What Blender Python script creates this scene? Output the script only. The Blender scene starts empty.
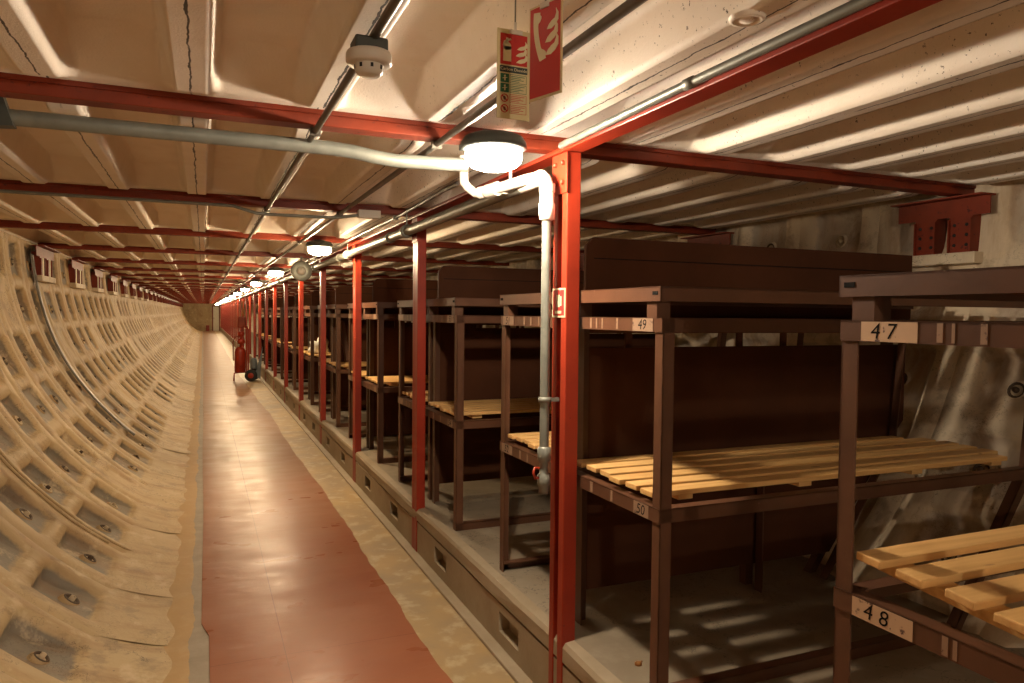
import bpy, bmesh, math, random
from mathutils import Vector, Matrix
from math import sin, cos, pi, radians as R

random.seed(7)
C = bpy.context.scene.collection
RND = random.Random(11)

# ------------------------------------------------------------------ helpers
class MB:
    """collects shapes and links them as ONE mesh object"""
    def __init__(s): s.v = []; s.f = []; s.m = []; s.sm = []
    def add(s, vs, fs, mi=0, smooth=False):
        b = len(s.v); s.v.extend([tuple(v) for v in vs])
        for f in fs: s.f.append(tuple(b + i for i in f)); s.m.append(mi); s.sm.append(smooth)
    def box(s, x0, x1, y0, y1, z0, z1, mi=0, M=None, bev=0.0):
        bm = bmesh.new()
        bmesh.ops.create_cube(bm, size=1)
        for v in bm.verts:
            v.co = Vector((x0 + (v.co.x + .5) * (x1 - x0), y0 + (v.co.y + .5) * (y1 - y0), z0 + (v.co.z + .5) * (z1 - z0)))
        if bev: bmesh.ops.bevel(bm, geom=list(bm.edges), offset=bev, segments=2, profile=.5, affect='EDGES')
        s.bm(bm, mi, False, M)
    def bm(s, bm, mi=0, smooth=False, M=None):
        bm.verts.index_update()
        if M is not None: bm.transform(M)
        s.add([v.co[:] for v in bm.verts], [[v.index for v in f.verts] for f in bm.faces], mi, smooth)
        bm.free()
    def tube(s, pts, r, n=12, mi=0, caps=True):
        pts = [Vector(p) for p in pts]; rings = []; vs = []; fs = []
        up = None
        for i, p in enumerate(pts):
            t = (pts[min(i + 1, len(pts) - 1)] - pts[max(i - 1, 0)]).normalized()
            if up is None:
                a = Vector((0, 0, 1)) if abs(t.z) < .9 else Vector((1, 0, 0))
                up = (a - t * a.dot(t)).normalized()
            else: up = (up - t * up.dot(t)).normalized()
            sd = t.cross(up)
            rr = r[i] if isinstance(r, (list, tuple)) else r
            for k in range(n):
                a = 2 * pi * k / n
                vs.append(p + (up * cos(a) + sd * sin(a)) * rr)
        for i in range(len(pts) - 1):
            for k in range(n):
                k2 = (k + 1) % n
                fs.append((i * n + k, i * n + k2, (i + 1) * n + k2, (i + 1) * n + k))
        s.add(vs, fs, mi, True)
        if caps:
            s.add(vs[:n], [tuple(range(n))[::-1]], mi); s.add(vs[-n:], [tuple(range(n))], mi)
    def lathe(s, prof, c=(0, 0, 0), axis='z', n=32, mi=0):
        """prof: (radius, height) list"""
        vs = []; fs = []
        for r, h in prof:
            for k in range(n):
                a = 2 * pi * k / n
                if axis == 'z': vs.append((c[0] + r * cos(a), c[1] + r * sin(a), c[2] + h))
                elif axis == 'y': vs.append((c[0] + r * cos(a), c[1] + h, c[2] + r * sin(a)))
                else: vs.append((c[0] + h, c[1] + r * cos(a), c[2] + r * sin(a)))
        for i in range(len(prof) - 1):
            for k in range(n):
                k2 = (k + 1) % n
                fs.append((i * n + k, i * n + k2, (i + 1) * n + k2, (i + 1) * n + k))
        s.add(vs, fs, mi, True)
    def poly(s, pts, mi=0):                        # flat outline
        s.add(pts, [tuple(range(len(pts)))], mi)
    def prism(s, pts, d, mi=0):                    # outline pushed along d
        n = len(pts); d = Vector(d); P = [Vector(p) for p in pts]
        vs = P + [p + d for p in P]
        fs = [tuple(range(n))[::-1], tuple(range(n, 2 * n))] + [(i, (i + 1) % n, n + (i + 1) % n, n + i) for i in range(n)]
        s.add(vs, fs, mi)
    def build(s, name, mats, parent=None, loc=None, rot=None):
        me = bpy.data.meshes.new(name); me.from_pydata(s.v, [], s.f)
        if not isinstance(mats, (list, tuple)): mats = [mats]
        for m in mats: me.materials.append(m)
        me.polygons.foreach_set('material_index', s.m); me.polygons.foreach_set('use_smooth', s.sm)
        bm = bmesh.new(); bm.from_mesh(me); bmesh.ops.recalc_face_normals(bm, faces=bm.faces); bm.to_mesh(me); bm.free()
        me.update()
        o = bpy.data.objects.new(name, me); C.objects.link(o)
        if parent: o.parent = parent
        if loc: o.location = loc
        if rot: o.rotation_euler = rot
        return o

def tag(o, label=None, cat=None, group=None, kind=None):
    if label: o['label'] = label
    if cat: o['category'] = cat
    if group: o['group'] = group
    if kind: o['kind'] = kind
    return o
def empty(name, loc=(0, 0, 0), rot=(0, 0, 0)):
    o = bpy.data.objects.new(name, None); o.empty_display_size = .1; o.location = loc; o.rotation_euler = rot; C.objects.link(o); return o
def dup(root, loc=None, keep=None):
    """a copy of a thing with copies of its parts and their sub-parts"""
    r = root.copy(); C.objects.link(r)
    for ch in list(root.children):
        if keep and not keep(ch): continue
        c = ch.copy(); C.objects.link(c); c.parent = r
        for g in list(ch.children):
            d = g.copy(); C.objects.link(d); d.parent = c
    if loc is not None: r.location = loc
    return r
ORD = ['zeroth', 'first', 'second', 'third', 'fourth', 'fifth', 'sixth', 'seventh', 'eighth', 'ninth', 'tenth', 'eleventh', 'twelfth',
       'thirteenth', 'fourteenth', 'fifteenth', 'sixteenth']

# ------------------------------------------------------------------ materials
class NT:
    def __init__(s, name):
        s.m = bpy.data.materials.new(name); s.m.use_nodes = True
        s.t = s.m.node_tree; s.n = s.t.nodes; s.b = s.n['Principled BSDF']
        s.co = s.n.new('ShaderNodeTexCoord').outputs['Object']
    def link(s, a, b): s.t.links.new(a, b)
    def geo(s):
        return s.n.new('ShaderNodeNewGeometry').outputs['Position']
    def noise(s, scale, detail=4, rough=.55, vec=None, stretch=None):
        v = vec or s.co
        if stretch:
            mp = s.n.new('ShaderNodeMapping'); mp.inputs['Scale'].default_value = stretch; s.link(v, mp.inputs['Vector']); v = mp.outputs[0]
        t = s.n.new('ShaderNodeTexNoise'); t.inputs['Scale'].default_value = scale; t.inputs['Detail'].default_value = detail
        t.inputs['Roughness'].default_value = rough; s.link(v, t.inputs['Vector']); return t.outputs[0]
    def ramp(s, fac, a, b, ca=(0, 0, 0, 1), cb=(1, 1, 1, 1)):
        r = s.n.new('ShaderNodeValToRGB'); r.color_ramp.elements[0].position = a; r.color_ramp.elements[1].position = b
        r.color_ramp.elements[0].color = c4(ca); r.color_ramp.elements[1].color = c4(cb); s.link(fac, r.inputs[0]); return r.outputs[0]
    def mix(s, fac, a, b, mode='MIX'):
        x = s.n.new('ShaderNodeMix'); x.data_type = 'RGBA'; x.blend_type = mode
        for sock, val in ((x.inputs[0], fac), (x.inputs[6], a), (x.inputs[7], b)):
            if isinstance(val, (int, float)): sock.default_value = val
            elif isinstance(val, tuple): sock.default_value = c4(val)
            else: s.link(val, sock)
        return x.outputs[2]
    def math(s, op, a, b=None, clamp=False):
        x = s.n.new('ShaderNodeMath'); x.operation = op; x.use_clamp = clamp
        for sock, val in ((x.inputs[0], a), (x.inputs[1], b)):
            if val is None: continue
            if isinstance(val, (int, float)): sock.default_value = val
            else: s.link(val, sock)
        return x.outputs[0]
    def sep(s, v=None):
        x = s.n.new('ShaderNodeSeparateXYZ'); s.link(v or s.co, x.inputs[0]); return x.outputs
    def bump(s, h, strength=.3, dist=.01):
        b = s.n.new('ShaderNodeBump'); b.inputs['Strength'].default_value = strength; b.inputs['Distance'].default_value = dist
        s.link(h, b.inputs['Height']); s.link(b.outputs[0], s.b.inputs['Normal'])
    def col(s, c):
        if isinstance(c, tuple): s.b.inputs['Base Color'].default_value = c4(c)
        else: s.link(c, s.b.inputs['Base Color'])
    def rough(s, r):
        if isinstance(r, (int, float)): s.b.inputs['Roughness'].default_value = r
        else: s.link(r, s.b.inputs['Roughness'])
def c4(c): return tuple(c) if len(c) == 4 else tuple(c) + (1,)

def m_paint(name, col, var=.25, rough=.45, chip=None, chip_at=(.68, .72), scale=6, metal=0, spec=.35):
    t = NT(name)
    n = t.noise(scale, 5)
    c = t.mix(t.ramp(n, .3, .75), tuple(x * (1 - var) for x in col), tuple(min(1, x * (1 + var)) for x in col))
    if chip:
        k = t.noise(38, 3, .6)
        c = t.mix(t.ramp(k, *chip_at), c, chip)
    t.col(c); t.rough(rough); t.b.inputs['Metallic'].default_value = metal; t.b.inputs['Specular IOR Level'].default_value = spec
    t.bump(t.noise(60, 3), .12, .003)
    return t.m

M = {}
M['red'] = m_paint('red_gloss_paint', (.28, .025, .008), .2, .42, (.16, .02, .012), (.66, .74), 4)
M['red_dark'] = m_paint('old_red_paint', (.19, .026, .008), .3, .5, (.07, .01, .008), (.62, .7), 5)
M['brown_steel'] = m_paint('brown_steel_paint', (.096, .041, .021), .22, .42, (.16, .085, .06), (.7, .78), 5)
M['board'] = m_paint('brown_hardboard', (.072, .026, .0115), .2, .75, None, scale=3, spec=.12)
M['galv'] = m_paint('galvanised_steel', (.20, .205, .175), .2, .42, None, scale=14, metal=.35)
M['galv_dark'] = m_paint('dull_conduit', (.12, .105, .085), .25, .45, None, scale=10, metal=.4)
M['white_paint'] = m_paint('white_pipe_paint', (.74, .70, .62), .08, .4, (.5, .42, .3), (.72, .78))
M['plastic'] = m_paint('cream_plastic', (.60, .55, .48), .05, .4)
M['black'] = m_paint('black_rubber', (.015, .014, .013), .2, .6)
M['dark_grey'] = m_paint('dark_grey_plastic', (.055, .06, .052), .15, .5)
M['lume'] = m_paint('cream_sign_board', (.62, .53, .30), .06, .45)
M['sign_red'] = m_paint('sign_red', (.50, .028, .022), .08, .4)
M['sign_white'] = m_paint('sign_white', (.72, .64, .42), .05, .45)
M['sign_green'] = m_paint('sign_green', (.02, .14, .07), .05, .45)
M['sign_dark'] = m_paint('sign_dark_band', (.035, .05, .045), .05, .45)
M['ink'] = m_paint('black_ink', (.012, .011, .01), .2, .8, spec=.05)
M['white_cloth'] = m_paint('white_cloth', (.7, .68, .6), .1, .8)
M['steel_blue'] = m_paint('grey_canister', (.14, .16, .17), .15, .5)
M['door_white'] = m_paint('white_door_paint', (.72, .66, .52), .05, .5)
M['gold'] = m_paint('brown_glass', (.25, .10, .02), .2, .3)

def m_tagpaint(name='flaking_cream_paint', ca=(.50, .33, .20)):
    t = NT(name)
    n = t.noise(45, 4, .6); k = t.noise(12, 3)
    c = t.mix(t.ramp(n, .60, .64), ca, (.085, .04, .028))
    t.col(t.mix(t.ramp(k, .4, .7), c, t.mix(.5, c, tuple(v * .82 for v in ca)))); t.rough(.6); return t.m
M['tag'] = m_tagpaint()
M['tag_tan'] = m_tagpaint('worn_tan_paint', (.27, .165, .10))

def m_pine():
    t = NT('bare_pine')
    sx = t.n.new('ShaderNodeMapping'); sx.inputs['Scale'].default_value = (1.2, 22, 22); t.link(t.co, sx.inputs[0])
    n = t.noise(3, 4, .5, sx.outputs[0])
    info = t.n.new('ShaderNodeObjectInfo').outputs['Random']
    c = t.mix(t.ramp(n, .35, .7), (.66, .40, .15), (.52, .285, .09))
    c = t.mix(info, c, t.mix(.35, c, (.74, .46, .19)))
    kn = t.noise(7, 1, .3, None, (1, 3.5, 1)); c = t.mix(t.ramp(kn, .74, .77), c, (.25, .10, .035))
    t.col(c); t.rough(.5); t.bump(n, .15, .002); return t.m
M['pine'] = m_pine()

def m_ceiling():
    t = NT('painted_concrete_ceiling')
    x, y, z = t.sep()
    big = t.noise(1.1, 4); mid = t.noise(7, 5, .6); sp = t.noise(75, 4, .65); fine = t.noise(140, 3, .6)
    c = t.mix(t.ramp(big, .3, .7), (.78, .69, .58), (.87, .81, .73))
    c = t.mix(t.math('MULTIPLY', t.ramp(mid, .45, .8), .30), c, (.62, .50, .37))
    # soot specks, denser on the side of the tunnel over the bunks
    reg = t.ramp(x, .25, .9)
    spk = t.math('MULTIPLY', t.ramp(sp, .64, .67), t.math('MULTIPLY', reg, t.ramp(t.noise(2.2, 3), .36, .56)))
    c = t.mix(spk, c, (.10, .075, .05))
    # joint between neighbouring units: a ragged dark line along the middle of every rib
    wob = t.math('MULTIPLY', t.math('SUBTRACT', t.noise(9, 4, .7, None, (.5, 1, .5)), .5), .022)
    u = t.math('ADD', t.math('DIVIDE', t.math('ADD', t.math('ADD', x, wob), .03 + .188 + 3.76), .376), 0)
    fr = t.math('ABSOLUTE', t.math('SUBTRACT', t.math('FRACT', u), .5))
    wid = t.math('ADD', .0060, t.math('MULTIPLY', t.ramp(t.noise(7, 4, .7), .5, .75), .012))
    line = t.math('LESS_THAN', fr, wid)
    line = t.math('MULTIPLY', line, t.ramp(t.noise(3.0, 2), .30, .38))
    c = t.mix(t.math('MULTIPLY', line, .92), c, (.014, .010, .007))
    t.col(c); t.rough(.55); t.b.inputs['Specular IOR Level'].default_value = .3
    t.bump(t.math('ADD', fine, t.math('MULTIPLY', mid, 1.5)), .22, .006); return t.m
M['ceiling'] = m_ceiling()

def m_wall(name, cream1, cream2, grey):
    t = NT(name)
    x, y, z = t.sep()
    big = t.noise(.55, 4); mid = t.noise(3.2, 5, .6); st = t.noise(2.2, 5, .65, None, (1, 3.2, .7)); fine = t.noise(60, 4, .6)
    c = t.mix(t.ramp(big, .3, .7), cream1, cream2)
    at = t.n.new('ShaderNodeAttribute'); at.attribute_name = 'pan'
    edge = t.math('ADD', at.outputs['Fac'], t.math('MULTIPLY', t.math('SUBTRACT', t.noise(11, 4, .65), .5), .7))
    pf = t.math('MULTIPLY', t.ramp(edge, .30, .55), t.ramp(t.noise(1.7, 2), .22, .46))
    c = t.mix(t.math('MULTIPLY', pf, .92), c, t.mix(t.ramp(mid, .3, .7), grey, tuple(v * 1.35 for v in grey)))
    c = t.mix(t.math('MULTIPLY', t.ramp(st, .49, .70), .58), c, (.27, .135, .05))        # rust runs
    c = t.mix(t.math('MULTIPLY', t.ramp(t.noise(5.5, 5, .7), .55, .64), .40), c, (.19, .135, .085))
    c = t.mix(t.math('MULTIPLY', t.ramp(t.noise(4.2, 5, .7, None, (1.3, 1, 1)), .56, .66), .5), c, (.66, .53, .34))
    cr = t.noise(2.6, 6, .75, None, (1.0, .8, 1.0))
    line = t.math('LESS_THAN', t.math('ABSOLUTE', t.math('SUBTRACT', cr, .5)), .0035)
    c = t.mix(t.math('MULTIPLY', t.math('MULTIPLY', line, t.ramp(big, .42, .56)), .75), c, (.06, .04, .022))
    c = t.mix(t.math('MULTIPLY', t.ramp(t.noise(24, 3, .6), .74, .77), .7), c, (.06, .04, .025))
    t.col(c); t.rough(.6); t.b.inputs['Specular IOR Level'].default_value = .3
    t.bump(t.math('ADD', fine, t.math('MULTIPLY', mid, 2.)), .25, .008); return t.m
M['wall'] = m_wall('cream_painted_iron_wall', (.43, .30, .15), (.53, .40, .22), (.155, .135, .105))
M['wall_r'] = m_wall('pale_painted_iron_wall', (.58, .48, .34), (.70, .60, .45), (.38, .32, .25))
M['grommet'] = m_paint('shaded_grommet', (.075, .045, .025), .5, .6)  # collar colour darkened to hold the shadow round each plug
M['grommet_lit'] = m_paint('cream_bolt_plug', (.52, .41, .26), .3, .6, (.12, .08, .05), (.55, .65))

def m_lino():
    t = NT('red_walkway_paint')
    x, y, z = t.sep()
    a = t.noise(1.6, 4); b = t.noise(9, 5, .6); st = t.noise(6, 5, .65, None, (.8, 2.2, 1))
    c = t.mix(t.ramp(a, .3, .7), (.29, .098, .047), (.34, .135, .070))
    c = t.mix(t.math('MULTIPLY', t.ramp(b, .40, .80), .16), c, (.22, .085, .055))
    # paint worn browner further from the fresh patch near the camera
    c = t.mix(t.math('MULTIPLY', t.ramp(t.math('ADD', t.math('DIVIDE', y, 9.), t.math('MULTIPLY', t.math('SUBTRACT', a, .5), .5)), .45, .95), .8), c, (.30, .18, .10))
    # sheet seams: one along the walk, one across every 1.9 m
    sx = t.math('LESS_THAN', t.math('ABSOLUTE', t.math('SUBTRACT', x, .325)), .0018)
    fy = t.math('FRACT', t.math('DIVIDE', t.math('ADD', y, .53), 1.9)); sy = t.math('LESS_THAN', fy, .0016)
    c = t.mix(t.math('MULTIPLY', t.math('MAXIMUM', sx, sy), .6), c, (.09, .02, .012))
    t.col(c); t.rough(t.math('ADD', t.math('MULTIPLY', t.ramp(t.noise(3, 3, .5, None, (1, 1.8, 1)), .35, .65), .10), t.math('ADD', .27, t.math('MULTIPLY', t.ramp(t.math('DIVIDE', y, 30.), .2, .6), .16)))); t.b.inputs['Specular IOR Level'].default_value = .075
    t.bump(t.math('ADD', t.math('MULTIPLY', st, .6), t.math('MULTIPLY', t.noise(2.6, 3, .5, None, (.8, 1.6, 1)), 2.5)), .22, .008); return t.m
M['lino'] = m_lino()

def m_floor():
    t = NT('worn_floor_concrete')
    a = t.noise(2.2, 5, .6); b = t.noise(9, 5, .6)
    c = t.mix(t.ramp(a, .38, .62), (.41, .275, .115), (.31, .225, .125))
    c = t.mix(t.math('MULTIPLY', t.ramp(b, .52, .64), .6), c, (.50, .41, .26))
    c = t.mix(t.math('MULTIPLY', t.ramp(t.noise(4, 5, .7), .60, .68), .6), c, (.30, .20, .10))
    x, y, z = t.sep()
    # bare grey strip beside the red walkway on the wall side
    g = t.math('MULTIPLY', t.math('GREATER_THAN', t.math('ADD', x, t.math('MULTIPLY', t.math('SUBTRACT', a, .5), .09)), -.062), t.math('LESS_THAN', x, .2))
    c = t.mix(g, c, t.mix(t.ramp(b, .3, .7), (.23, .185, .13), (.32, .26, .19)))
    o = t.math('MULTIPLY', t.math('LESS_THAN', t.math('ADD', x, t.math('MULTIPLY', t.math('SUBTRACT', a, .5), .09)), -.062), 1.)
    c = t.mix(t.math('MULTIPLY', o, .7), c, (.47, .285, .105))
    t.col(c); t.rough(.5); t.bump(b, .25, .01); return t.m
M['floor'] = m_floor()

def m_plat():
    t = NT('grey_platform_concrete')
    a = t.noise(1.8, 5, .6); b = t.noise(8, 6, .65)
    c = t.mix(t.ramp(a, .35, .65), (.19, .15, .10), (.27, .22, .155))
    c = t.mix(t.math('MULTIPLY', t.ramp(b, .5, .7), .45), c, (.31, .265, .20))
    cr = t.math('LESS_THAN', t.math('ABSOLUTE', t.math('SUBTRACT', t.noise(1.4, 6, .7), .5)), .003)
    c = t.mix(t.math('MULTIPLY', cr, .6), c, (.07, .055, .04))
    t.col(c); t.rough(.55); t.bump(b, .3, .01); return t.m
M['plat'] = m_plat()
def m_kerb():
    t = NT('kerb_concrete')
    a = t.noise(2.2, 5, .6); b = t.noise(10, 6, .65)
    c = t.mix(t.ramp(a, .35, .65), (.26, .20, .125), (.33, .265, .18))
    c = t.mix(t.math('MULTIPLY', t.ramp(b, .52, .72), .5), c, (.24, .175, .105))
    t.col(c); t.rough(.6); t.bump(b, .35, .012); return t.m
M['kerb'] = m_kerb()

def m_glow(name, col, st):
    t = NT(name); t.b.inputs['Base Color'].default_value = (.8, .8, .75, 1)
    t.b.inputs['Emission Color'].default_value = c4(col); t.b.inputs['Emission Strength'].default_value = st; return t.m
M['glow_near'] = m_glow('lamp_glass_near', (1, .82, .61), 2000)
M['glow'] = m_glow('lamp_glass', (1, .735, .43), 2050)

def m_bowl(name, col, st):
    t = NT(name); t.n.remove(t.b)
    e = t.n.new('ShaderNodeEmission'); e.inputs[0].default_value = c4(col); e.inputs[1].default_value = st
    tr = t.n.new('ShaderNodeBsdfTransparent'); mx = t.n.new('ShaderNodeMixShader'); mx.inputs[0].default_value = .45
    t.link(tr.outputs[0], mx.inputs[1]); t.link(e.outputs[0], mx.inputs[2]); t.link(mx.outputs[0], t.n['Material Output'].inputs[0]); return t.m
M['bowl_near'] = m_bowl('lit_bowl_glass_near', (1, .86, .68), 70)
M['bowl'] = m_bowl('lit_bowl_glass', (1, .78, .50), 70)

def text_mesh(mb, s, size, place, mi=0, align='CENTER'):
    """adds the letters of s as faces; place(u, v) -> point"""
    cu = bpy.data.curves.new('lettering', 'FONT'); cu.body = s; cu.size = size; cu.align_x = align; cu.align_y = 'CENTER'; cu.resolution_u = 3
    o = bpy.data.objects.new('lettering', cu); C.objects.link(o)
    dg = bpy.context.evaluated_depsgraph_get(); ev = o.evaluated_get(dg); me = ev.to_mesh()
    mb.add([place(v.co.x, v.co.y) for v in me.vertices], [tuple(p.vertices) for p in me.polygons], mi)
    ev.to_mesh_clear(); bpy.data.objects.remove(o); bpy.data.curves.remove(cu)

# ------------------------------------------------------------------ dimensions (metres)
CX, CZ, RI = 1.02, 2.15, 2.52          # tunnel ring
LEN = 62.0                             # far end
Y0 = -8.0                              # modelled from here
SOF = 2.165                            # underside of the ceiling ribs
BZ0 = 2.114                             # underside of the cross beams
PF = .29                               # bunk platform height
KX = 1.22                              # kerb face
RIB0, RIBP = -.03, .376
def post_y(n): return 2.48 + 2.0 * (n - 1)       # far face of post n
def beam_y(n): return 2.47 + 2.0 * (n - 1)       # near edge of beam n
def rack_y(n):
    return [.57, 2.55, 4.51, 6.47][n] if n <= 3 else 6.47 + 2.0 * (n - 3)

def sstep(a, b, x):
    t = min(1, max(0, (x - a) / (b - a))); return t * t * (3 - 2 * t)

# ------------------------------------------------------------------ the setting
# floor
m = MB(); m.box(-.9, KX + .03, Y0, LEN, -.15, 0); tag(m.build('floor', M['floor']), kind='structure')
# red walkway sheet: straight left edge with one step, ragged right edge
m = MB(); N = 260; L = []; Rr = []
WY = sorted([Y0, -4, -2, 0] + [1.5 + .05 * k for k in range(130)] + [8 + .25 * k for k in range(80)] + [28 + k for k in range(35)]); N = len(WY) - 1
for y in WY:
    k = min(1, max(0, (3.74 - y) / .14)); xl = (-.012 + .004 * sin(y * 1.3)) * (1 - k) + .016 * k
    xr = .925 - .03 * sstep(4, 9, y) - .12 * sstep(9, 20, y) + .010 * sin(y * 1.3) + .006 * sin(y * 5.1 + 1) + .003 * sin(y * 23) + RND.uniform(-.003, .003)
    L.append((xl, y)); Rr.append((xr, y))
vs = []
for (a, y), (b, _) in zip(L, Rr):
    for k in range(7): vs.append((a + (b - a) * k / 6, y, .004))
fs = [(i * 7 + k, i * 7 + k + 1, i * 7 + k + 8, i * 7 + k + 7) for i in range(N) for k in range(6)]
m.add(vs, fs)
m.add([(a, y, .004) for a, y in L] + [(a, y, 0) for a, y in L], [(i, i + 1, N + 2 + i, N + 1 + i) for i in range(N)])
m.add([(a, y, .004) for a, y in Rr] + [(a, y, 0) for a, y in Rr], [(i, i + 1, N + 2 + i, N + 1 + i) for i in range(N)])
tag(m.build('floor_walkway', M['lino']), 'red painted walkway down the middle of the tunnel floor', kind='structure')
# bunk platform with kerb: slab with overhang crack, vent recesses in the face
m = MB()
vents = [(y, y + .22) for y in (2.78, 3.78, 4.86, 5.75, 6.9, 7.8, 8.9, 9.8, 11, 12, 13, 14, 15, 16)]
m.box(KX + .05, 3.3, Y0, LEN, 0, PF - .085, 1)                                    # core
def facebox(y0, y1, z0, z1): m.box(KX, KX + .052, y0, y1, z0, z1, 1)
yy = Y0
for a, b in vents:
    facebox(yy, a, 0, PF - .088); facebox(a, b, 0, .075); facebox(a, b, .165, PF - .088); yy = b
facebox(yy, LEN, 0, PF - .088)
# top slab with a softened, slightly uneven nosing
ny = 150; prof = [(3.3, PF), (KX + .05, PF), (KX + .006, PF - .006), (KX - .004, PF - .022), (KX - .004, PF - .075), (KX + .012, PF - .088), (3.3, PF - .088)]
vs = []
for i in range(ny + 1):
    y = Y0 + (LEN - Y0) * (i / ny) ** 1.9
    for j, (x, z) in enumerate(prof):
        w = RND.uniform(-.005, .005) if 1 <= j <= 4 else 0
        vs.append((x + w, y, z + (w * .4 if j in (2, 3) else 0)))
k = len(prof)
for i in range(ny):
    for j in range(k - 1):
        m.add([vs[i * k + j], vs[i * k + j + 1], vs[(i + 1) * k + j + 1], vs[(i + 1) * k + j]], [(0, 1, 2, 3)], 0 if j == 0 else 1)
m.box(KX - .055, KX + .002, Y0, LEN, -.01, .016, 1, bev=.004)                  # mortar fillet along the foot
tag(m.build('floor_platform', [M['plat'], M['kerb']]), 'raised grey concrete bunk platform with vented kerb', kind='structure')

# ceiling: coffered units between the cross beams
def lin(a, b, x): return min(1, max(0, (x - a) / (b - a)))
def coffer(x, y):
    u = ((x - RIB0) / RIBP) % 1.0; dx = min(u, 1 - u) * RIBP
    n = math.floor((y - 2.51) / 2.0); v = y - (2.51 + 2.0 * n); d0, d1 = v, 2.0 - v
    a = lin(.044, .082, dx)
    e = lin(.13, .25, d0) * lin(.11, .27, d1)                 # recess of the panel
    r = sstep(.06, .20, d0) * sstep(.05, .19, d1)             # ribs drop below the bearing ends
    return .105 * a * e - .030 * r * (1 - a)
m = MB(); xs = []
x0, x1 = -1.60, 3.66
offs = (0, .036, .044, .050, .063, .076, .082, .092, .188, .284, .294, .300, .313, .326, .332, .340)
k0 = math.floor((x0 - RIB0) / RIBP)
for k in range(k0, k0 + 17):
    for o in offs:
        x = RIB0 + k * RIBP + o
        if x0 < x < x1: xs.append(x)
xs = [x0] + xs + [x1]
ys = []
for n in range(-6, 31):
    b = 2.51 + 2.0 * n
    near = n < 6
    for o in ((0, .05, .08, .11, .13, .14, .17, .20, .24, .25, .27, .5, 1., 1.5, 1.71, 1.73, 1.76, 1.80, 1.84, 1.87, 1.89, 1.92, 1.96) if near else (0, .06, .13, .20, .25, 1., 1.73, 1.80, 1.89, 1.96)):
        if b + o <= LEN + .2: ys.append(b + o)
nx = len(xs); vs = [(x, y, SOF + coffer(x, y)) for y in ys for x in xs]
m.add(vs, [(j * nx + i, j * nx + i + 1, (j + 1) * nx + i + 1, (j + 1) * nx + i) for j in range(len(ys) - 1) for i in range(nx - 1)], 0, True)
# slab above, so the ceiling has thickness
za = SOF + .2
m.add([(x0, ys[0], za), (x1, ys[0], za), (x1, ys[-1], za), (x0, ys[-1], za)], [(0, 1, 2, 3)])
# cast maker's plug on the wide rib over the bunks
m.lathe([(.0, -.007), (.016, -.007), (.019, -.003), (.026, -.003), (.029, -.008), (.036, -.006), (.039, .002)], (1.067, 1.255, SOF - .030), 'z', 24)
tag(m.build('ceiling', M['ceiling']), 'ribbed cream concrete ceiling with recessed panels', kind='structure')

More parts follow.
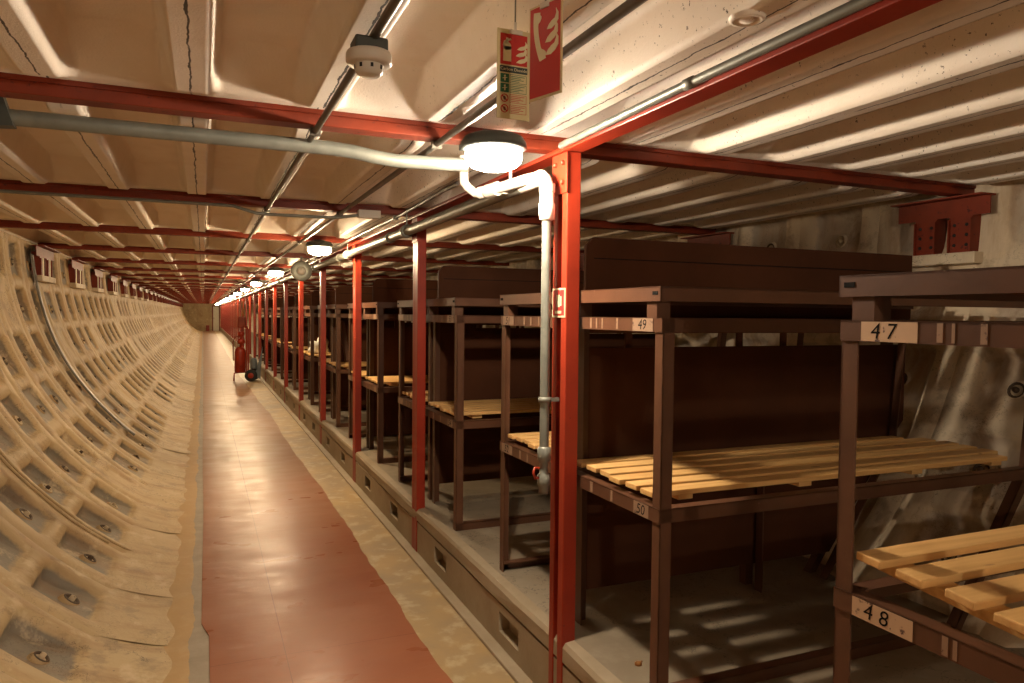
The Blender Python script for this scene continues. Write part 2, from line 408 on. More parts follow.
# ring walls
def ring_wall(name, th_lo, th_hi, rows, pitch, side, y_off, mats):
    """side=-1 left; rows = centre angles (deg) of the pan rows. Radial height field with recessed pans."""
    vs = []; fs = []; pan = []; extra = MB()
    first = math.floor((Y0 - y_off) / pitch)
    last = math.ceil((LEN - y_off) / pitch)
    half = 3.35                                                  # half angular length of a pan, deg
    rr = random.Random(3 if side < 0 else 5)
    def rows_t(fine):
        t = [th_lo]
        rs = sorted(rows)
        st = (-1.14, -1.0, -.86, -.7, -.35, 0, .35, .7, .86, 1., 1.14) if fine else (-1.1, -.8, .0, .8, 1.1)
        for r in rs:
            t += [r + half * k for k in st]
        t += [-124.8, -123.5, -122, -120.5, -119] if side < 0 else []; t.append(th_hi); return sorted(v for v in t if th_lo <= v <= th_hi)
    for k in range(first, last + 1):
        yc = y_off + k * pitch
        fine = yc < 14
        T = rows_t(fine)
        hw = .165
        yo = [-.30, -.27, -hw - .022, -hw, -hw + .02, -hw + .045, -.06, .06, hw - .045, hw - .02, hw, hw + .022, .27, .30] if fine else [-.3, -hw - .02, -hw + .035, hw - .035, hw + .02, .3]
        yo = [max(-pitch / 2, min(pitch / 2, v)) for v in yo]
        dep = [rr.choice([.060, .07, .066, .056, .03 if yc > 6.2 else .06]) if (rr.random() < .84 or yc < 6.2) else .012 for _ in rows]
        sk = [rr.uniform(-.3, .3) for _ in rows]
        b = len(vs); ny = len(yo)
        for t in T:
            for o in yo:
                d = 0; pm = 0
                for j, r in enumerate(rows):
                    q = (t - r) / half
                    if abs(q) < 1.2:
                        # deep square shoulder at the top of the pan, floor sloping out towards its foot
                        up = q if side > 0 else -q
                        e = lin(1.14, .90, up) * sstep(-1.15, -.85, up) * lin(hw + .022, hw - .02, abs(o))
                        slope = .28 + .72 * sstep(-1.1, .9, up + .25 * o / hw)
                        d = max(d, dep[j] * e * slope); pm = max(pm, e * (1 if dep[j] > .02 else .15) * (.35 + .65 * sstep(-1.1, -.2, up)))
                joint = -.010 if abs(abs(o) - pitch / 2) < 1e-6 else 0        # bead between rings
                rad = RI + d + (-joint)
                a = R(t)
                x, z_ = CX + rad * cos(a), CZ + rad * sin(a)
                if side < 0 and t > -125.2:                      # smooth filled foot running down to the floor
                    f = (t + 125.2) / (th_hi + 125.2); ax, az = CX + RI * cos(R(-125.2)), CZ + RI * sin(R(-125.2))
                    x, z_ = ax + (-.155 + .014 * sin(yc * 4.1 + o * 9) + .012 * sin((yc + o) * 17.3) - ax) * f, az * (1 - f) ** 1.25 + .012 * sin(yc * 9 + o * 7) * f * (1 - f)
                vs.append((x, yc + o, z_)); pan.append(pm)
        fs += [(b + i * ny + j, b + i * ny + j + 1, b + (i + 1) * ny + j + 1, b + (i + 1) * ny + j) for i in range(len(T) - 1) for j in range(ny - 1)]
        if fine:
            for j, r in enumerate(rows):
                if dep[j] < .02: continue
                t = r + (-.5 if side > 0 else .5) + sk[j]
                a = R(t); rad = RI + dep[j] * .60
                nrm = Vector((-cos(a), 0, -sin(a))); tan = Vector((-sin(a), 0, cos(a))); rad += .0
                c0 = Vector((CX + rad * cos(a), yc + sk[j] * .1, CZ + rad * sin(a)))
                Mx = Matrix((( 0, tan.x, nrm.x, c0.x), (1, tan.y, nrm.y, c0.y), (0, tan.z, nrm.z, c0.z), (0, 0, 0, 1)))
                g = MB(); s_ = rr.uniform(1.0, 1.3)
                g.lathe([(.046 * s_, -.02), (.040 * s_, .004), (.033 * s_, .012)], n=14, mi=0)
                g.lathe([(.033 * s_, .012), (.029 * s_, .016), (.022 * s_, .004)], n=14, mi=1 if rr.random() < .75 else 2)
                g.lathe([(.023 * s_, .006), (.012 * s_, .006)], n=14, mi=2 if rr.random() < .5 else 1)
                g.lathe([(.012 * s_, .008), (.011 * s_, .026), (.001, .028)], n=10, mi=2 if rr.random() < .6 else 1)
                extra.add([Mx @ Vector(v) for v in g.v], g.f, 0, True)
                extra.m[-len(g.f):] = g.m
    me = bpy.data.meshes.new(name)
    nb = len(vs)
    me.from_pydata(vs + extra.v, [], fs + [tuple(nb + i for i in f) for f in extra.f])
    for q in mats: me.materials.append(q)
    me.polygons.foreach_set('material_index', [0] * len(fs) + extra.m); me.polygons.foreach_set('use_smooth', [True] * (len(fs) + len(extra.f)))
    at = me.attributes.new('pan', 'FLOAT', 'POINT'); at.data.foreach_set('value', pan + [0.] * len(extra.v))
    bm = bmesh.new(); bm.from_mesh(me); bmesh.ops.recalc_face_normals(bm, faces=bm.faces); bm.to_mesh(me); bm.free()
    o = bpy.data.objects.new(name, me); C.objects.link(o); return o
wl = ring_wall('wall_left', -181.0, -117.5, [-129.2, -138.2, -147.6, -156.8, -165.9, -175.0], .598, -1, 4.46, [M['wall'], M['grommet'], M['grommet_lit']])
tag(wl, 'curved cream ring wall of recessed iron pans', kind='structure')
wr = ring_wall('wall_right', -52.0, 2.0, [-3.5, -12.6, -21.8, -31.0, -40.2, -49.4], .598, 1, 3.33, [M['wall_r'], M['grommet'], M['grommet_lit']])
tag(wr, 'curved pale ring wall behind the bunks', kind='structure')
# back closure behind the camera and the far end wall
m = MB(); m.box(-1.6, 3.7, LEN - .02, LEN + .25, -.1, 2.4); tag(m.build('wall_end', M['wall']), 'cream end wall far down the tunnel', kind='structure')
m = MB()
m.box(.70, 1.12, LEN - .07, LEN - .02, .004, 1.92, 0); m.box(.62, .70, LEN - .1, LEN - .02, .004, 2.0, 1); m.box(1.12, 1.19, LEN - .1, LEN - .02, .004, 2.0, 1); m.box(.62, 1.19, LEN - .1, LEN - .02, 1.92, 2.0, 1)
m.box(.74, .77, LEN - .12, LEN - .06, .95, 1.05, 1)
tag(m.build('door_1', [M['door_white'], M['red_dark']]), 'small white door at the far end of the walkway', kind='structure')

# ------------------------------------------------------------------ steel: posts, beams
def make_post(plain=False):
    root = empty('steel_post')
    m = MB()
    m.box(KX - .005, KX + .050, -.036, 0, 0, BZ0 - .021, bev=.003); m.box(KX - .005, KX + .050, -.112, -.070, 0, BZ0 - .021, bev=.003)
    m.box(KX + .018, KX + .045, -.08, -.034, 0, BZ0 - .021)
    if plain: m.box(KX - .004, KX + .03, -.08, -.03, 0, BZ0 - .021)
    m.build('column', M['red'], root)
    m = MB(); m.box(KX - .011, KX - .005, -.116, .004, BZ0 - .17, BZ0 - .022, bev=.002); g = m.build('gusset_plate', M['red'], root)
    for y, z in ((-.09, 2.055), (-.03, 2.055), (-.09, 1.985), (-.03, 1.985)):
        m = MB(); m.lathe([(.0001, -.012), (.009, -.012), (.010, -.008), (.010, 0)], (KX - .011, y, z), 'x', 6); m.build('bolt', M['red_dark'], g)
    return root
p0 = make_post(); p1 = make_post(True); NP = 30
far_post = 'thin red post in the crowded far stretch of the kerb row'
for n in range(1, NP + 1):
    if n == 1: o = p0
    elif n == 2: o = p1
    else: o = dup(p1, keep=(lambda ch: True) if n <= 8 else (lambda ch: ch.name.split('.')[0] == 'column'))
    o.location = (0, post_y(n), 0)
    if n == 1: lb = 'nearest and tallest red steel post, carrying the grey valve pipe and a small sticker'
    elif n == 2: lb = 'second red steel post on the kerb, beneath the pipe collar'
    elif n <= 12: lb = 'red steel post standing %s along the kerb counting from the nearest' % ORD[n]
    else: lb = far_post
    tag(o, lb, 'post', 'red posts along the kerb')
# sticker on the first post
m = MB(); y1, y0_ = post_y(1) - .001, post_y(1) - .111; xs_ = KX - .0065
m.box(xs_ - .001, xs_ + .0015, y0_ + .004, y1 - .004, 1.492, 1.60, 0)
m.box(xs_ - .002, xs_ - .0005, y0_ + .010, y1 - .010, 1.499, 1.593, 1)
m.box(xs_ - .003, xs_ - .002, y0_ + .045, y0_ + .066, 1.53, 1.575, 0); m.box(xs_ - .003, xs_ - .002, y0_ + .03, y0_ + .04, 1.535, 1.57, 0); m.box(xs_ - .003, xs_ - .002, y0_ + .03, y0_ + .082, 1.506, 1.516, 0)
st = m.build('fire_point_sticker', [M['sign_white'], M['sign_red']], p0); st.location = (0, -post_y(1), 0); st['label'] = 'small red sticker with white border'

def make_beam():
    root = empty('cross_beam')
    m = MB(); m.box(-1.50, 3.545, 0, .075, BZ0, BZ0 + .038, bev=.004); m.box(-1.50, 3.545, -.006, .081, BZ0 + .036, SOF)
    m.build('girder', M['red_dark'], root)
    return root
b0 = make_beam()
for n in range(0, NP + 1):
    o = b0 if n == 0 else dup(b0)
    o.location = (0, beam_y(n), 0)
    if n == 0: lb = 'red cross beam overhead just in front of the camera'
    elif n <= 12: lb = 'red cross beam under the ceiling, resting over the %s post' % (ORD[n] if n > 1 else 'nearest')
    else: lb = 'thin red cross beam among the crowded far ceiling beams'
    tag(o, lb, 'beam', 'red beams across the ceiling')
# the beam above the camera's head is not in the picture: drop it
for ch in list(b0.children): bpy.data.objects.remove(ch)
bpy.data.objects.remove(b0)

t = empty('longitudinal_beam', (0, 0, 0))
m = MB(); m.box(KX - .015, KX + .060, Y0, LEN, BZ0 - .018, BZ0 - .001, bev=.003); m.build('girder', M['red'], t)
tag(t, 'long red beam running on top of the kerb posts down the tunnel', 'beam')

# wall brackets under the beam ends
def make_bracket(side):
    root = empty('wall_bracket'); s = side
    Q = 1.75 if s < 0 else 1
    def bx(mb, x0, x1, ya, yb, *a, **k): mb.box(min(s * x0, s * x1), max(s * x0, s * x1), ya * Q, yb * Q, *a, **k)
    m = MB(); bx(m, -.085, .02, -.25, .25, 2.10, 2.108); bx(m, -.02, -.012, -.25, .25, 2.012, 2.108); m.build('angle_bar', M['red_dark'], root)
    for yc in (-.105, .085):
        m = MB()
        bx(m, -.020, -.012, yc - .06, yc + .06, 1.83, 2.012); bx(m, -.034, -.014, yc - .06, yc - .053, 1.83, 2.0); bx(m, -.034, -.014, yc + .053, yc + .06, 1.83, 2.0)
        bx(m, -.014, .05, yc - .06, yc - .05, 1.83, 2.06); bx(m, -.014, .05, yc + .05, yc + .06, 1.83, 2.06)
        leg = m.build('channel_leg', M['red_dark'], root)
        if s < 0:
            m = MB(); bx(m, -.0225, -.0205, yc - .05, yc - .012, 1.835, 2.005); bx(m, -.0225, -.0205, yc + .012, yc + .05, 1.835, 2.005); m.build('cream_face', M['sign_white'], leg)
        for dy in (-.032, .032):
            for z in (1.87, 1.92, 1.97):
                if s > 0: m = MB(); m.lathe([(.0001, -.004), (.008, -.004), (.009, 0)], (-.020, yc + dy, z), 'x', 8); m.build('bolt', M['black'], leg)
    m = MB(); bx(m, -.05, .13, -.20, .19, 1.775, 1.832, bev=.006); m.build('concrete_seat', M['wall_r'], root)
    return root
brl = make_bracket(-1); brr = make_bracket(1)
for n in range(4, NP + 1):
    o = brl if n == 4 else dup(brl, keep=(lambda c: True) if n < 12 else (lambda c: c.name.split('.')[0] != 'concrete_seat'))
    o.location = (-1.455, beam_y(n) + (.0 if n > 3 else 0), 0)
    lb = ('red steel wall bracket high on the curved left wall, under the %s cross beam' % ORD[n]) if n <= 12 else 'tiny red wall bracket in the far row along the curved cream wall'
    tag(o, lb, 'bracket', 'red brackets along the cream wall')
for n in range(1, 4):
    o = brr if n == 1 else dup(brr)
    o.location = (3.50, 2.60 + 1.88 * (n - 1), 0)
    tag(o, ['red T-shaped steel bracket bolted to the pale wall above bunk 47', 'red steel bracket showing above the tall brown board of bunk 49', 'red steel bracket half hidden above the second brown board'][n - 1], 'bracket', 'red brackets on the bunk-side wall')

# ------------------------------------------------------------------ pipes and conduits
def arc(c, r, a0, a1, u, v, n=8):
    c = Vector(c); u = Vector(u); v = Vector(v)
    return [c + u * r * cos(R(a0 + (a1 - a0) * i / n)) + v * r * sin(R(a0 + (a1 - a0) * i / n)) for i in range(n + 1)]
PX, PZ = 1.158, 2.008
t = empty('water_pipe', (PX, 2.42, PZ))
def rel(pts, o): return [tuple(Vector(p) - Vector(o.location)) for p in pts]
m = MB(); m.tube(rel([(PX, 2.62, PZ), (PX, 20, PZ), (PX, LEN, PZ)], t), .029, 20); m.build('main_pipe', M['galv'], t)
for n in range(2, 16):
    m = MB(); y = post_y(n) - .06
    m.lathe([(.029, -.022), (.041, -.02), (.041, .02), (.029, .022)], rel([(PX, y, PZ)], t)[0], 'y', 20)
    m.tube(rel([(PX, y, PZ + .03), (PX, y, SOF - .02)], t), .005, 8)
    m.build('pipe_collar', M['galv'], t)
    if n <= 4:
        m = MB(); m.lathe([(.029, -.014), (.037, -.012), (.037, .012), (.029, .014)], rel([(PX, y + .42, PZ)], t)[0], 'y', 20); m.build('coupling_ring', M['galv'], t)
m = MB()
m.tube(rel(arc((PX, 2.47, PZ - .05), .05, 90, 180, (0, 1, 0), (0, 0, 1)) , t), .024, 16)
m.tube(rel([(PX, 2.47, PZ), (PX, 2.64, PZ)], t), .031, 16)
m.tube(rel([(PX, 2.42, PZ - .06), (PX, 2.42, PZ - .03)], t), .029, 16)
m.build('white_elbow', M['white_paint'], t)
m = MB(); m.lathe([(.0165, -.06), (.028, -.055), (.030, .0), (.026, .005), (.026, .045), (.020, .05)], rel([(PX, 2.42, 1.905)], t)[0], 'z', 18); m.build('white_coupling', M['white_paint'], t)
m = MB(); m.tube(rel([(PX, 2.42, .965), (PX, 2.42, 1.93)], t), .0175, 16); m.build('drop_pipe', M['galv'], t)
m = MB()
m.lathe([(.0175, .05), (.025, .045), (.025, .0), (.016, -.01), (.016, -.05), (.023, -.055), (.025, -.09), (.019, -.10), (.019, -.125), (.0001, -.125)], rel([(PX, 2.42, .965)], t)[0], 'z', 16)
v = m.build('drain_valve', M['galv'], t)
m = MB(); m.tube(rel([(PX - .02, 2.42, .935), (PX - .045, 2.405, .94), (PX - .052, 2.40, .925), (PX - .045, 2.40, .903), (PX - .02, 2.42, .90)], t), .005, 8); m.build('lever', M['red'], v)
for z in (1.188,):
    m = MB(); m.lathe([(.0175, -.01), (.024, -.009), (.024, .009), (.0175, .01)], rel([(PX, 2.42, z)], t)[0], 'z', 16); m.box(*[q for q in (.01, KX - .008 - PX, -.012, .004, z - PZ - .007, z - PZ + .007)]); m.build('pipe_clip', M['galv'], t)
# white branch pipe towards the lamp
m = MB(); pb = [(PX - .005, 2.46, 2.012), (1.13, 2.54, 2.012), (1.095, 2.80, 2.010), (1.085, 2.86, 2.010)]
m.tube(rel(pb, t), .021, 16); m.tube(rel([(1.085, 2.86, 2.010), (1.06, 2.91, 2.010), (1.035, 2.935, 2.035), (1.02, 2.945, 2.06), (1.015, 2.945, 2.17)], t), .019, 16)
m.tube(rel([(1.10, 2.76, 2.010), (1.087, 2.84, 2.010)], t), .029, 10); m.tube(rel([(1.083, 2.865, 2.010), (1.07, 2.89, 2.010)], t), .026, 10)
m.tube(rel([(1.113, 2.66, 2.012), (1.113, 2.66, 2.085)], t), .006, 8); m.tube(rel([(1.07, 2.80, 2.0), (1.125, 2.72, 1.99)], t), .006, 8)
m.build('white_branch_pipe', M['white_paint'], t)
tag(t, 'long grey water pipe under the beam with white elbow and drop leg at nearest post', 'pipe')

def conduit(name, pts, r, mat, label, cat='conduit', n=10, clips=None):
    t = empty(name, pts[0]); m = MB(); m.tube(rel(pts, t), r, n); m.build('tube', mat, t)
    for c in clips or []:
        m = MB(); c = Vector(c)
        m.box(-r * 1.6, r * 1.6, -.008, .008, -r * 1.3, r * 1.9, M=Matrix.Translation(c - Vector(pts[0]))); m.build('clip', M['galv_dark'], t)
    tag(t, label, cat); return t
cz = BZ0 - .012
conduit('conduit', [(.345, Y0, cz), (.345, 10, cz), (.36, 30, cz), (.42, LEN, cz)], .0105, M['galv_dark'], 'dark conduit along the ceiling carrying the smoke detector', clips=[(.345, beam_y(n) + .04, cz) for n in range(1, 8)])
conduit('conduit', [(.765, Y0, cz), (.765, 10, cz), (.765, LEN, cz)], .0115, M['galv_dark'], 'dark conduit along the ceiling passing behind the hanging signs', clips=[(.765, beam_y(n) + .04, cz) for n in range(1, 8)])
conduit('conduit', [(KX - .030, Y0, 2.118), (KX - .030, 1.66, 2.118), (KX - .030, 2.34, 2.112), (KX - .030, 2.375, 2.110)], .0125, M['galv'], 'short shiny conduit along the side of the long red beam, ending at the nearest post', clips=[])
t = bpy.data.objects['conduit.002']; m = MB(); m.lathe([(.0125, -.02), (.0155, -.018), (.0155, .018), (.0125, .02)], (0, 1.62 - Y0, 0), 'y', 14); m.build('coupling', M['galv'], t)
conduit('conduit', [(1.11, 3.3, 2.118), (1.11, 3.5, 2.118), (1.11, 4.4, 2.10), (1.11, 12, 2.10), (1.11, 40, 2.10)], .010, M['galv_dark'], 'thin conduit running between the long pipe and the lamps', clips=[(1.11, beam_y(n) + .04, 2.10) for n in range(2, 7)])
# galvanised pipe just behind the first cross beam
t = empty('ceiling_pipe', (-1.3, 2.66, 2.085)); m = MB()
m.tube(rel([(-1.40, 2.66, 2.085), (.42, 2.66, 2.085), (.50, 2.66, 2.08), (.58, 2.66, 2.068), (.66, 2.66, 2.062), (.92, 2.62, 2.062)], t), .025, 16); m.build('tube', M['galv'], t)
m = MB(); m.box(-.05, .05, -.02, .05, .0, .09, M=Matrix.Translation(Vector((-.58 + 1.3, 0, 0))));
m = MB(); m.prism([(.70, -.03, -.035), (.775, -.03, -.03), (.74, -.03, .085), (.70, -.03, .085)], (0, .05, 0)); m.build('hanger', M['dark_grey'], t)
tag(t, 'thick galvanised pipe crossing the ceiling just behind the nearest beam', 'pipe')
t = empty('conduit', (-1.2, 4.43, 2.1)); m = MB()
m.tube(rel([(-1.35, 4.43, 2.10), (.10, 4.43, 2.10), (.16, 4.43, 2.098), (.28, 4.43, 2.066), (.34, 4.43, 2.063), (.70, 4.43, 2.066), (.76, 4.43, 2.072), (.86, 4.43, 2.09)], t), .009, 10); m.build('tube', M['galv'], t)
tag(t, 'thin silver conduit below the second cross beam, running to a junction box', 'conduit')
m = MB(); m.box(-.065, .065, -.03, .03, -.022, .022, bev=.004); t = empty('junction_box', (.925, 4.43, 2.098)); m.build('box_body', M['plastic'], t)
m = MB(); m.box(-.066, .066, -.034, -.03, -.023, .023, bev=.001); m.build('lid', M['plastic'], t)
tag(t, 'small white junction box under the second cross beam', 'junction box')
# flat strip down the curved wall and a pair of thin pipes following one ring
def on_ring(deg, r=RI): return (CX + r * cos(R(deg)), CZ + r * sin(R(deg)))
m = MB(); vs = []
for i in range(25):
    a = -177 + i * 2.0 * .95
    for o, d in ((-.04, .0), (-.035, -.015), (.035, -.015), (.04, .0)):
        x, z = on_ring(a, RI + d - .016); vs.append((x, 8.05 + o + .03 * sin(i * .4), z))
m.add(vs, [(i * 4 + j, i * 4 + j + 1, i * 4 + j + 5, i * 4 + j + 4) for i in range(24) for j in range(3)], 0, True)
o = m.build('drain_strip', M['galv_dark']); tag(o, 'dull flat strip running down the curved cream wall beneath a red bracket', 'strip')
for q, (dy, a1) in enumerate(((0, -127.5), (.055, -122.0))):
    m = MB(); pts = []
    for i in range(30):
        a = -151 + (a1 + 151) * i / 29; x, z = on_ring(a, RI - .004); pts.append((x, 4.755 + dy + .008 * sin(i * .5), z))
    m.tube(pts, .008, 8); o = m.build('wall_pipe', M['wall']); tag(o, ['thin cream pipe bent round the lower curved wall, shorter of the pair', 'thin cream pipe bent round the lower curved wall, longer of the pair'][q], 'pipe', 'twin thin pipes on the curved wall')

# ------------------------------------------------------------------ lamps
def make_lamp(mat, bulb):
    root = empty('bulkhead_lamp')
    m = MB(); m.lathe([(.0001, .052), (.085, .052), (.098, .046), (.110, .028), (.111, .010), (.098, .004), (.0001, .004)], n=40); m.build('base_ring', M['dark_grey'], root)
    m = MB(); m.box(-.045, .045, -.02, .235, .046, .0675, bev=.004); m.build('mounting_plate', M['dark_grey'], root)
    m = MB(); m.lathe([(.0001, .003), (.015, .001), (.025, -.005), (.029, -.018), (.025, -.031), (.015, -.038), (.0001, -.041)], n=20); m.build('bulb', bulb, root)
    m = MB(); m.lathe([(.086, .005), (.095, -.006), (.097, -.020), (.091, -.036), (.076, -.050), (.051, -.059), (.022, -.063), (.0001, -.064)], n=40); m.build('glass_bowl', mat, root)
    return root
LX = .90; LZ = 2.046
lampA = make_lamp(M['bowl_near'], M['glow_near']); lampA.location = (LX, 2.30, LZ)
tag(lampA, 'round bulkhead lamp glowing white beside the nearest red post', 'lamp', 'bulkhead lamps down the tunnel')
lampB = make_lamp(M['bowl'], M['glow'])
for i in range(0, 14):
    o = lampB if i == 0 else dup(lampB)
    o.location = (LX, 6.30 + 4.0 * i, LZ)
    lb = ('glowing round bulkhead lamp, %s lamp down the tunnel' % ORD[i + 2]) if i < 8 else 'tiny glowing lamp in the far string of lights'
    tag(o, lb, 'lamp', 'bulkhead lamps down the tunnel')
for q, y in enumerate((-1.70, -5.70)):
    o = dup(lampA); o.location = (LX, y, LZ); tag(o, ['round bulkhead lamp overhead behind the viewpoint', 'round bulkhead lamp further back behind the viewpoint'][q], 'lamp', 'bulkhead lamps down the tunnel')

# ------------------------------------------------------------------ detector, signs, sounder
t = empty('smoke_detector', (.338, 1.62, 2.080))
m = MB(); m.box(-.042, .042, -.038, .038, -.012, .022, bev=.006); m.build('mounting_box', M['dark_grey'], t)
m = MB(); m.lathe([(.0001, -.010), (.055, -.010), (.058, -.016), (.058, -.036), (.053, -.041), (.036, -.041)], n=36); m.build('base', M['plastic'], t)
m = MB(); m.lathe([(.037, -.040), (.035, -.058), (.030, -.066), (.026, -.068), (.0001, -.069)], n=36); h = m.build('sensing_head', M['plastic'], t)
m = MB()
for k in range(8):
    a = 2 * pi * k / 8; m.box(.034, .0372, -.0035, .0035, -.054, -.044, M=Matrix.Rotation(a, 4, 'Z'))
m.build('slots', M['black'], h)
for ch in t.children:
    for v in ch.data.vertices: v.co *= .86
    for g in ch.children:
        for v in g.data.vertices: v.co *= .86
tag(t, 'round cream smoke detector hanging from the ceiling conduit', 'smoke detector')

def scale_children(t, sx, sz):
    for ch in t.children:
        for v in ch.data.vertices: v.co.x *= sx; v.co.z *= sz
def ell(cx, cy, a, b, rot=0, n=18):
    return [(cx + a * cos(2 * pi * k / n) * cos(rot) - b * sin(2 * pi * k / n) * sin(rot), cy + a * cos(2 * pi * k / n) * sin(rot) + b * sin(2 * pi * k / n) * cos(rot)) for k in range(n)]
def flames(x, y, s):
    base = [(0, 0), (.10, .10), (.22, .16), (.36, .20), (.42, .30), (.40, .42), (.50, .30), (.50, .14), (.38, .04), (.20, -.02)]
    out = []
    for dx, dy, k in ((0, 0, 1.), (-.02, .27, .98), (.04, .54, .9)):
        out.append([(x + (dx + px * k) * s, y + (dy + py * k) * s) for px, py in base])
    return out
def sign_part(name, mats, parent, shapes, depth=.0012, lift=0.0):
    """shapes: list of (outline in u,v , material index); u across, v up; stands proud of the board's front (-y)"""
    m = MB()
    for pts, mi in shapes: m.prism([(u, -.0015 - lift, v) for u, v in pts], (0, -depth, 0), mi)
    return m.build(name, mats, parent)
def rect(a, b, c, d): return [(a, c), (b, c), (b, d), (a, d)]
# extinguisher identification sign: 85 x 225 mm
t = empty('hanging_sign', (.634, 1.505, 1.933)); W_, H_ = .090, .228
m = MB(); m.box(-W_ / 2, W_ / 2, -.0015, .0015, 0, H_); m.build('sign_board', M['lume'], t)
sh = [(rect(-.037, .037, .138, .216), 0)]
sign_part('red_panel', M['sign_red'], t, sh)
ex = [(rect(-.030, -.008, .146, .184), 0), (ell(-.019, .184, .011, .010), 0), (rect(-.022, -.016, .19, .205), 0),
      ([(-.028, .197), (-.010, .205), (-.008, .201), (-.026, .193)], 0), ([(-.028, .197), (-.031, .186), (-.0285, .185), (-.025, .195)], 0)]
sign_part('extinguisher_symbol', M['sign_white'], t, ex, lift=.0012)
sign_part('flame_symbol', M['sign_white'], t, [(f, 0) for f in flames(.006, .145, .062)], lift=.0012)
sign_part('title_band', M['sign_dark'], t, [(rect(-.038, .038, .118, .134), 0)])
m = MB(); text_mesh(m, 'Carbon Dioxide', .0112, lambda u, v: (u, -.0029, .126 + v)); m.build('title_lettering', M['sign_white'], t)
pic = []
for k, (z, col) in enumerate(((.092, 0), (.067, 0))):
    sign_part('green_pictogram', M['sign_green'], t, [(rect(-.036, -.013, z, z + .022), 0)])
    sign_part('pictogram_figure', M['sign_white'], t, [(ell(-.0245, z + .016, .0025, .0025, 0, 10), 0), (rect(-.0262, -.0228, z + .004, z + .013), 0), ([(-.031, z + .010), (-.018, z + .013), (-.018, z + .0115), (-.031, z + .0085)], 0)], lift=.0012)
for z in (.041, .014):
    m = MB(); m.lathe([(.0105, 0), (.0105, -.0015), (.0085, -.0015), (.0085, 0)], (-.0245, -.0015, z + .011), 'y', 24); m.prism([(-.032, -.0015, z + .016), (-.030, -.0015, z + .018), (-.017, -.0015, z + .006), (-.019, -.0015, z + .004)], (0, -.0012, 0)); m.build('prohibition_ring', M['sign_red'], t)
    sign_part('pictogram_figure', M['sign_dark'], t, [(ell(-.0245, z + .011, .003, .005, .4, 10), 0)])
for k, (z, mt) in enumerate(((.092, 'sign_green'), (.067, 'sign_green'), (.041, 'sign_red'), (.014, 'sign_red'))):
    m = MB()
    for a, b, c, d in ((-.010, .036, z, z + .0008), (-.010, .036, z + .0212, z + .022), (-.010, -.0092, z, z + .022), (.0352, .036, z, z + .022)): m.box(a, b, -.0025, -.0015, c, d)
    for q in range(4): m.box(-.007, (.031, .020, .028, .016)[q], -.0025, -.0015, z + .0165 - q * .0042, z + .0178 - q * .0042)
    m.build('instruction_box', M[mt], t)
m = MB(); m.box(-.012, .022, -.006, .006, H_ - .012, H_ - .0005); m.tube([(.004, 0, H_), (.004, 0, H_ + .02)], .004, 8); m.build('clip', M['plastic'], t)
m = MB(); m.tube([(.004, 0, H_), (.004, 0, H_ + .125)], .0022, 6); m.build('hanging_wire', M['galv'], t)
scale_children(t, .865, .853)
tag(t, 'narrow cream extinguisher sign hanging from the ceiling', 'sign')
# fire telephone sign
t = empty('hanging_sign', (.630, 1.331, 1.934), (0, 0, R(-72.0))); W_, H_ = .155, .24
# local u runs from far-left (-) to near-right (+)
m = MB(); m.box(-W_ / 2, W_ / 2, -.0015, .0015, 0, H_); m.build('sign_board', M['lume'], t)
sign_part('red_panel', M['sign_red'], t, [(rect(-W_ / 2 + .006, W_ / 2 - .006, .006, H_ - .006), 0)])
# handset: earpiece, curved grip, mouthpiece
N_ = 22; oc = []; ic = []
for i in range(N_ + 1):
    f = i / N_; z = .222 - .128 * f; bow = -.052 + .030 * f                 # leaning grip
    k = abs(2 * f - 1); w = .013 + (.016 if k > .66 else .016 * max(0, (k - .5) / .16) ** 2 if k > .5 else 0)
    if f > .95 or f < .05: w *= .75
    arc_ = .012 * (1 - k * k)
    oc.append((bow - arc_, z)); ic.append((bow - arc_ + w + .008, z + .008 * (f - .5)))
sign_part('handset_symbol', M['sign_white'], t, [([oc[i], ic[i], ic[i + 1], oc[i + 1]], 0) for i in range(N_)], lift=.0012)
sign_part('flame_symbol', M['sign_white'], t, [(f, 0) for f in flames(.006, .105, .118)], lift=.0012)
m = MB(); m.box(-.02, .02, -.006, .006, H_ - .015, H_ - .0005); m.build('clip', M['plastic'], t)
m = MB(); m.tube([(0, 0, H_), (0, 0, H_ + .12)], .0035, 6); m.build('hanging_wire', M['galv'], t)
scale_children(t, .60, .779)
tag(t, 'red fire telephone sign with handset and flames, hanging beside the cream sign', 'sign')

t = empty('round_sounder', (.995, 8.3, 1.957))
m = MB(); m.lathe([(.0001, .03), (.109, .03), (.113, .02), (.113, -.005), (.108, -.014), (.102, -.010)], axis='y', n=40); m.build('outer_ring', M['galv_dark'], t)
m = MB(); m.lathe([(.102, -.010), (.07, -.018), (.045, -.014)], axis='y', n=40); m.build('face', M['galv'], t)
m = MB(); m.lathe([(.045, -.014), (.04, -.035), (.022, -.05), (.0001, -.052)], axis='y', n=30); m.build('boss', M['plastic'], t)
m = MB(); m.box(-.012, .012, .0, .02, .1, .16); m.build('hanger', M['galv_dark'], t)
tag(t, 'round grey disc with ringed rim and bright centre boss beside the long pipe', 'alarm')

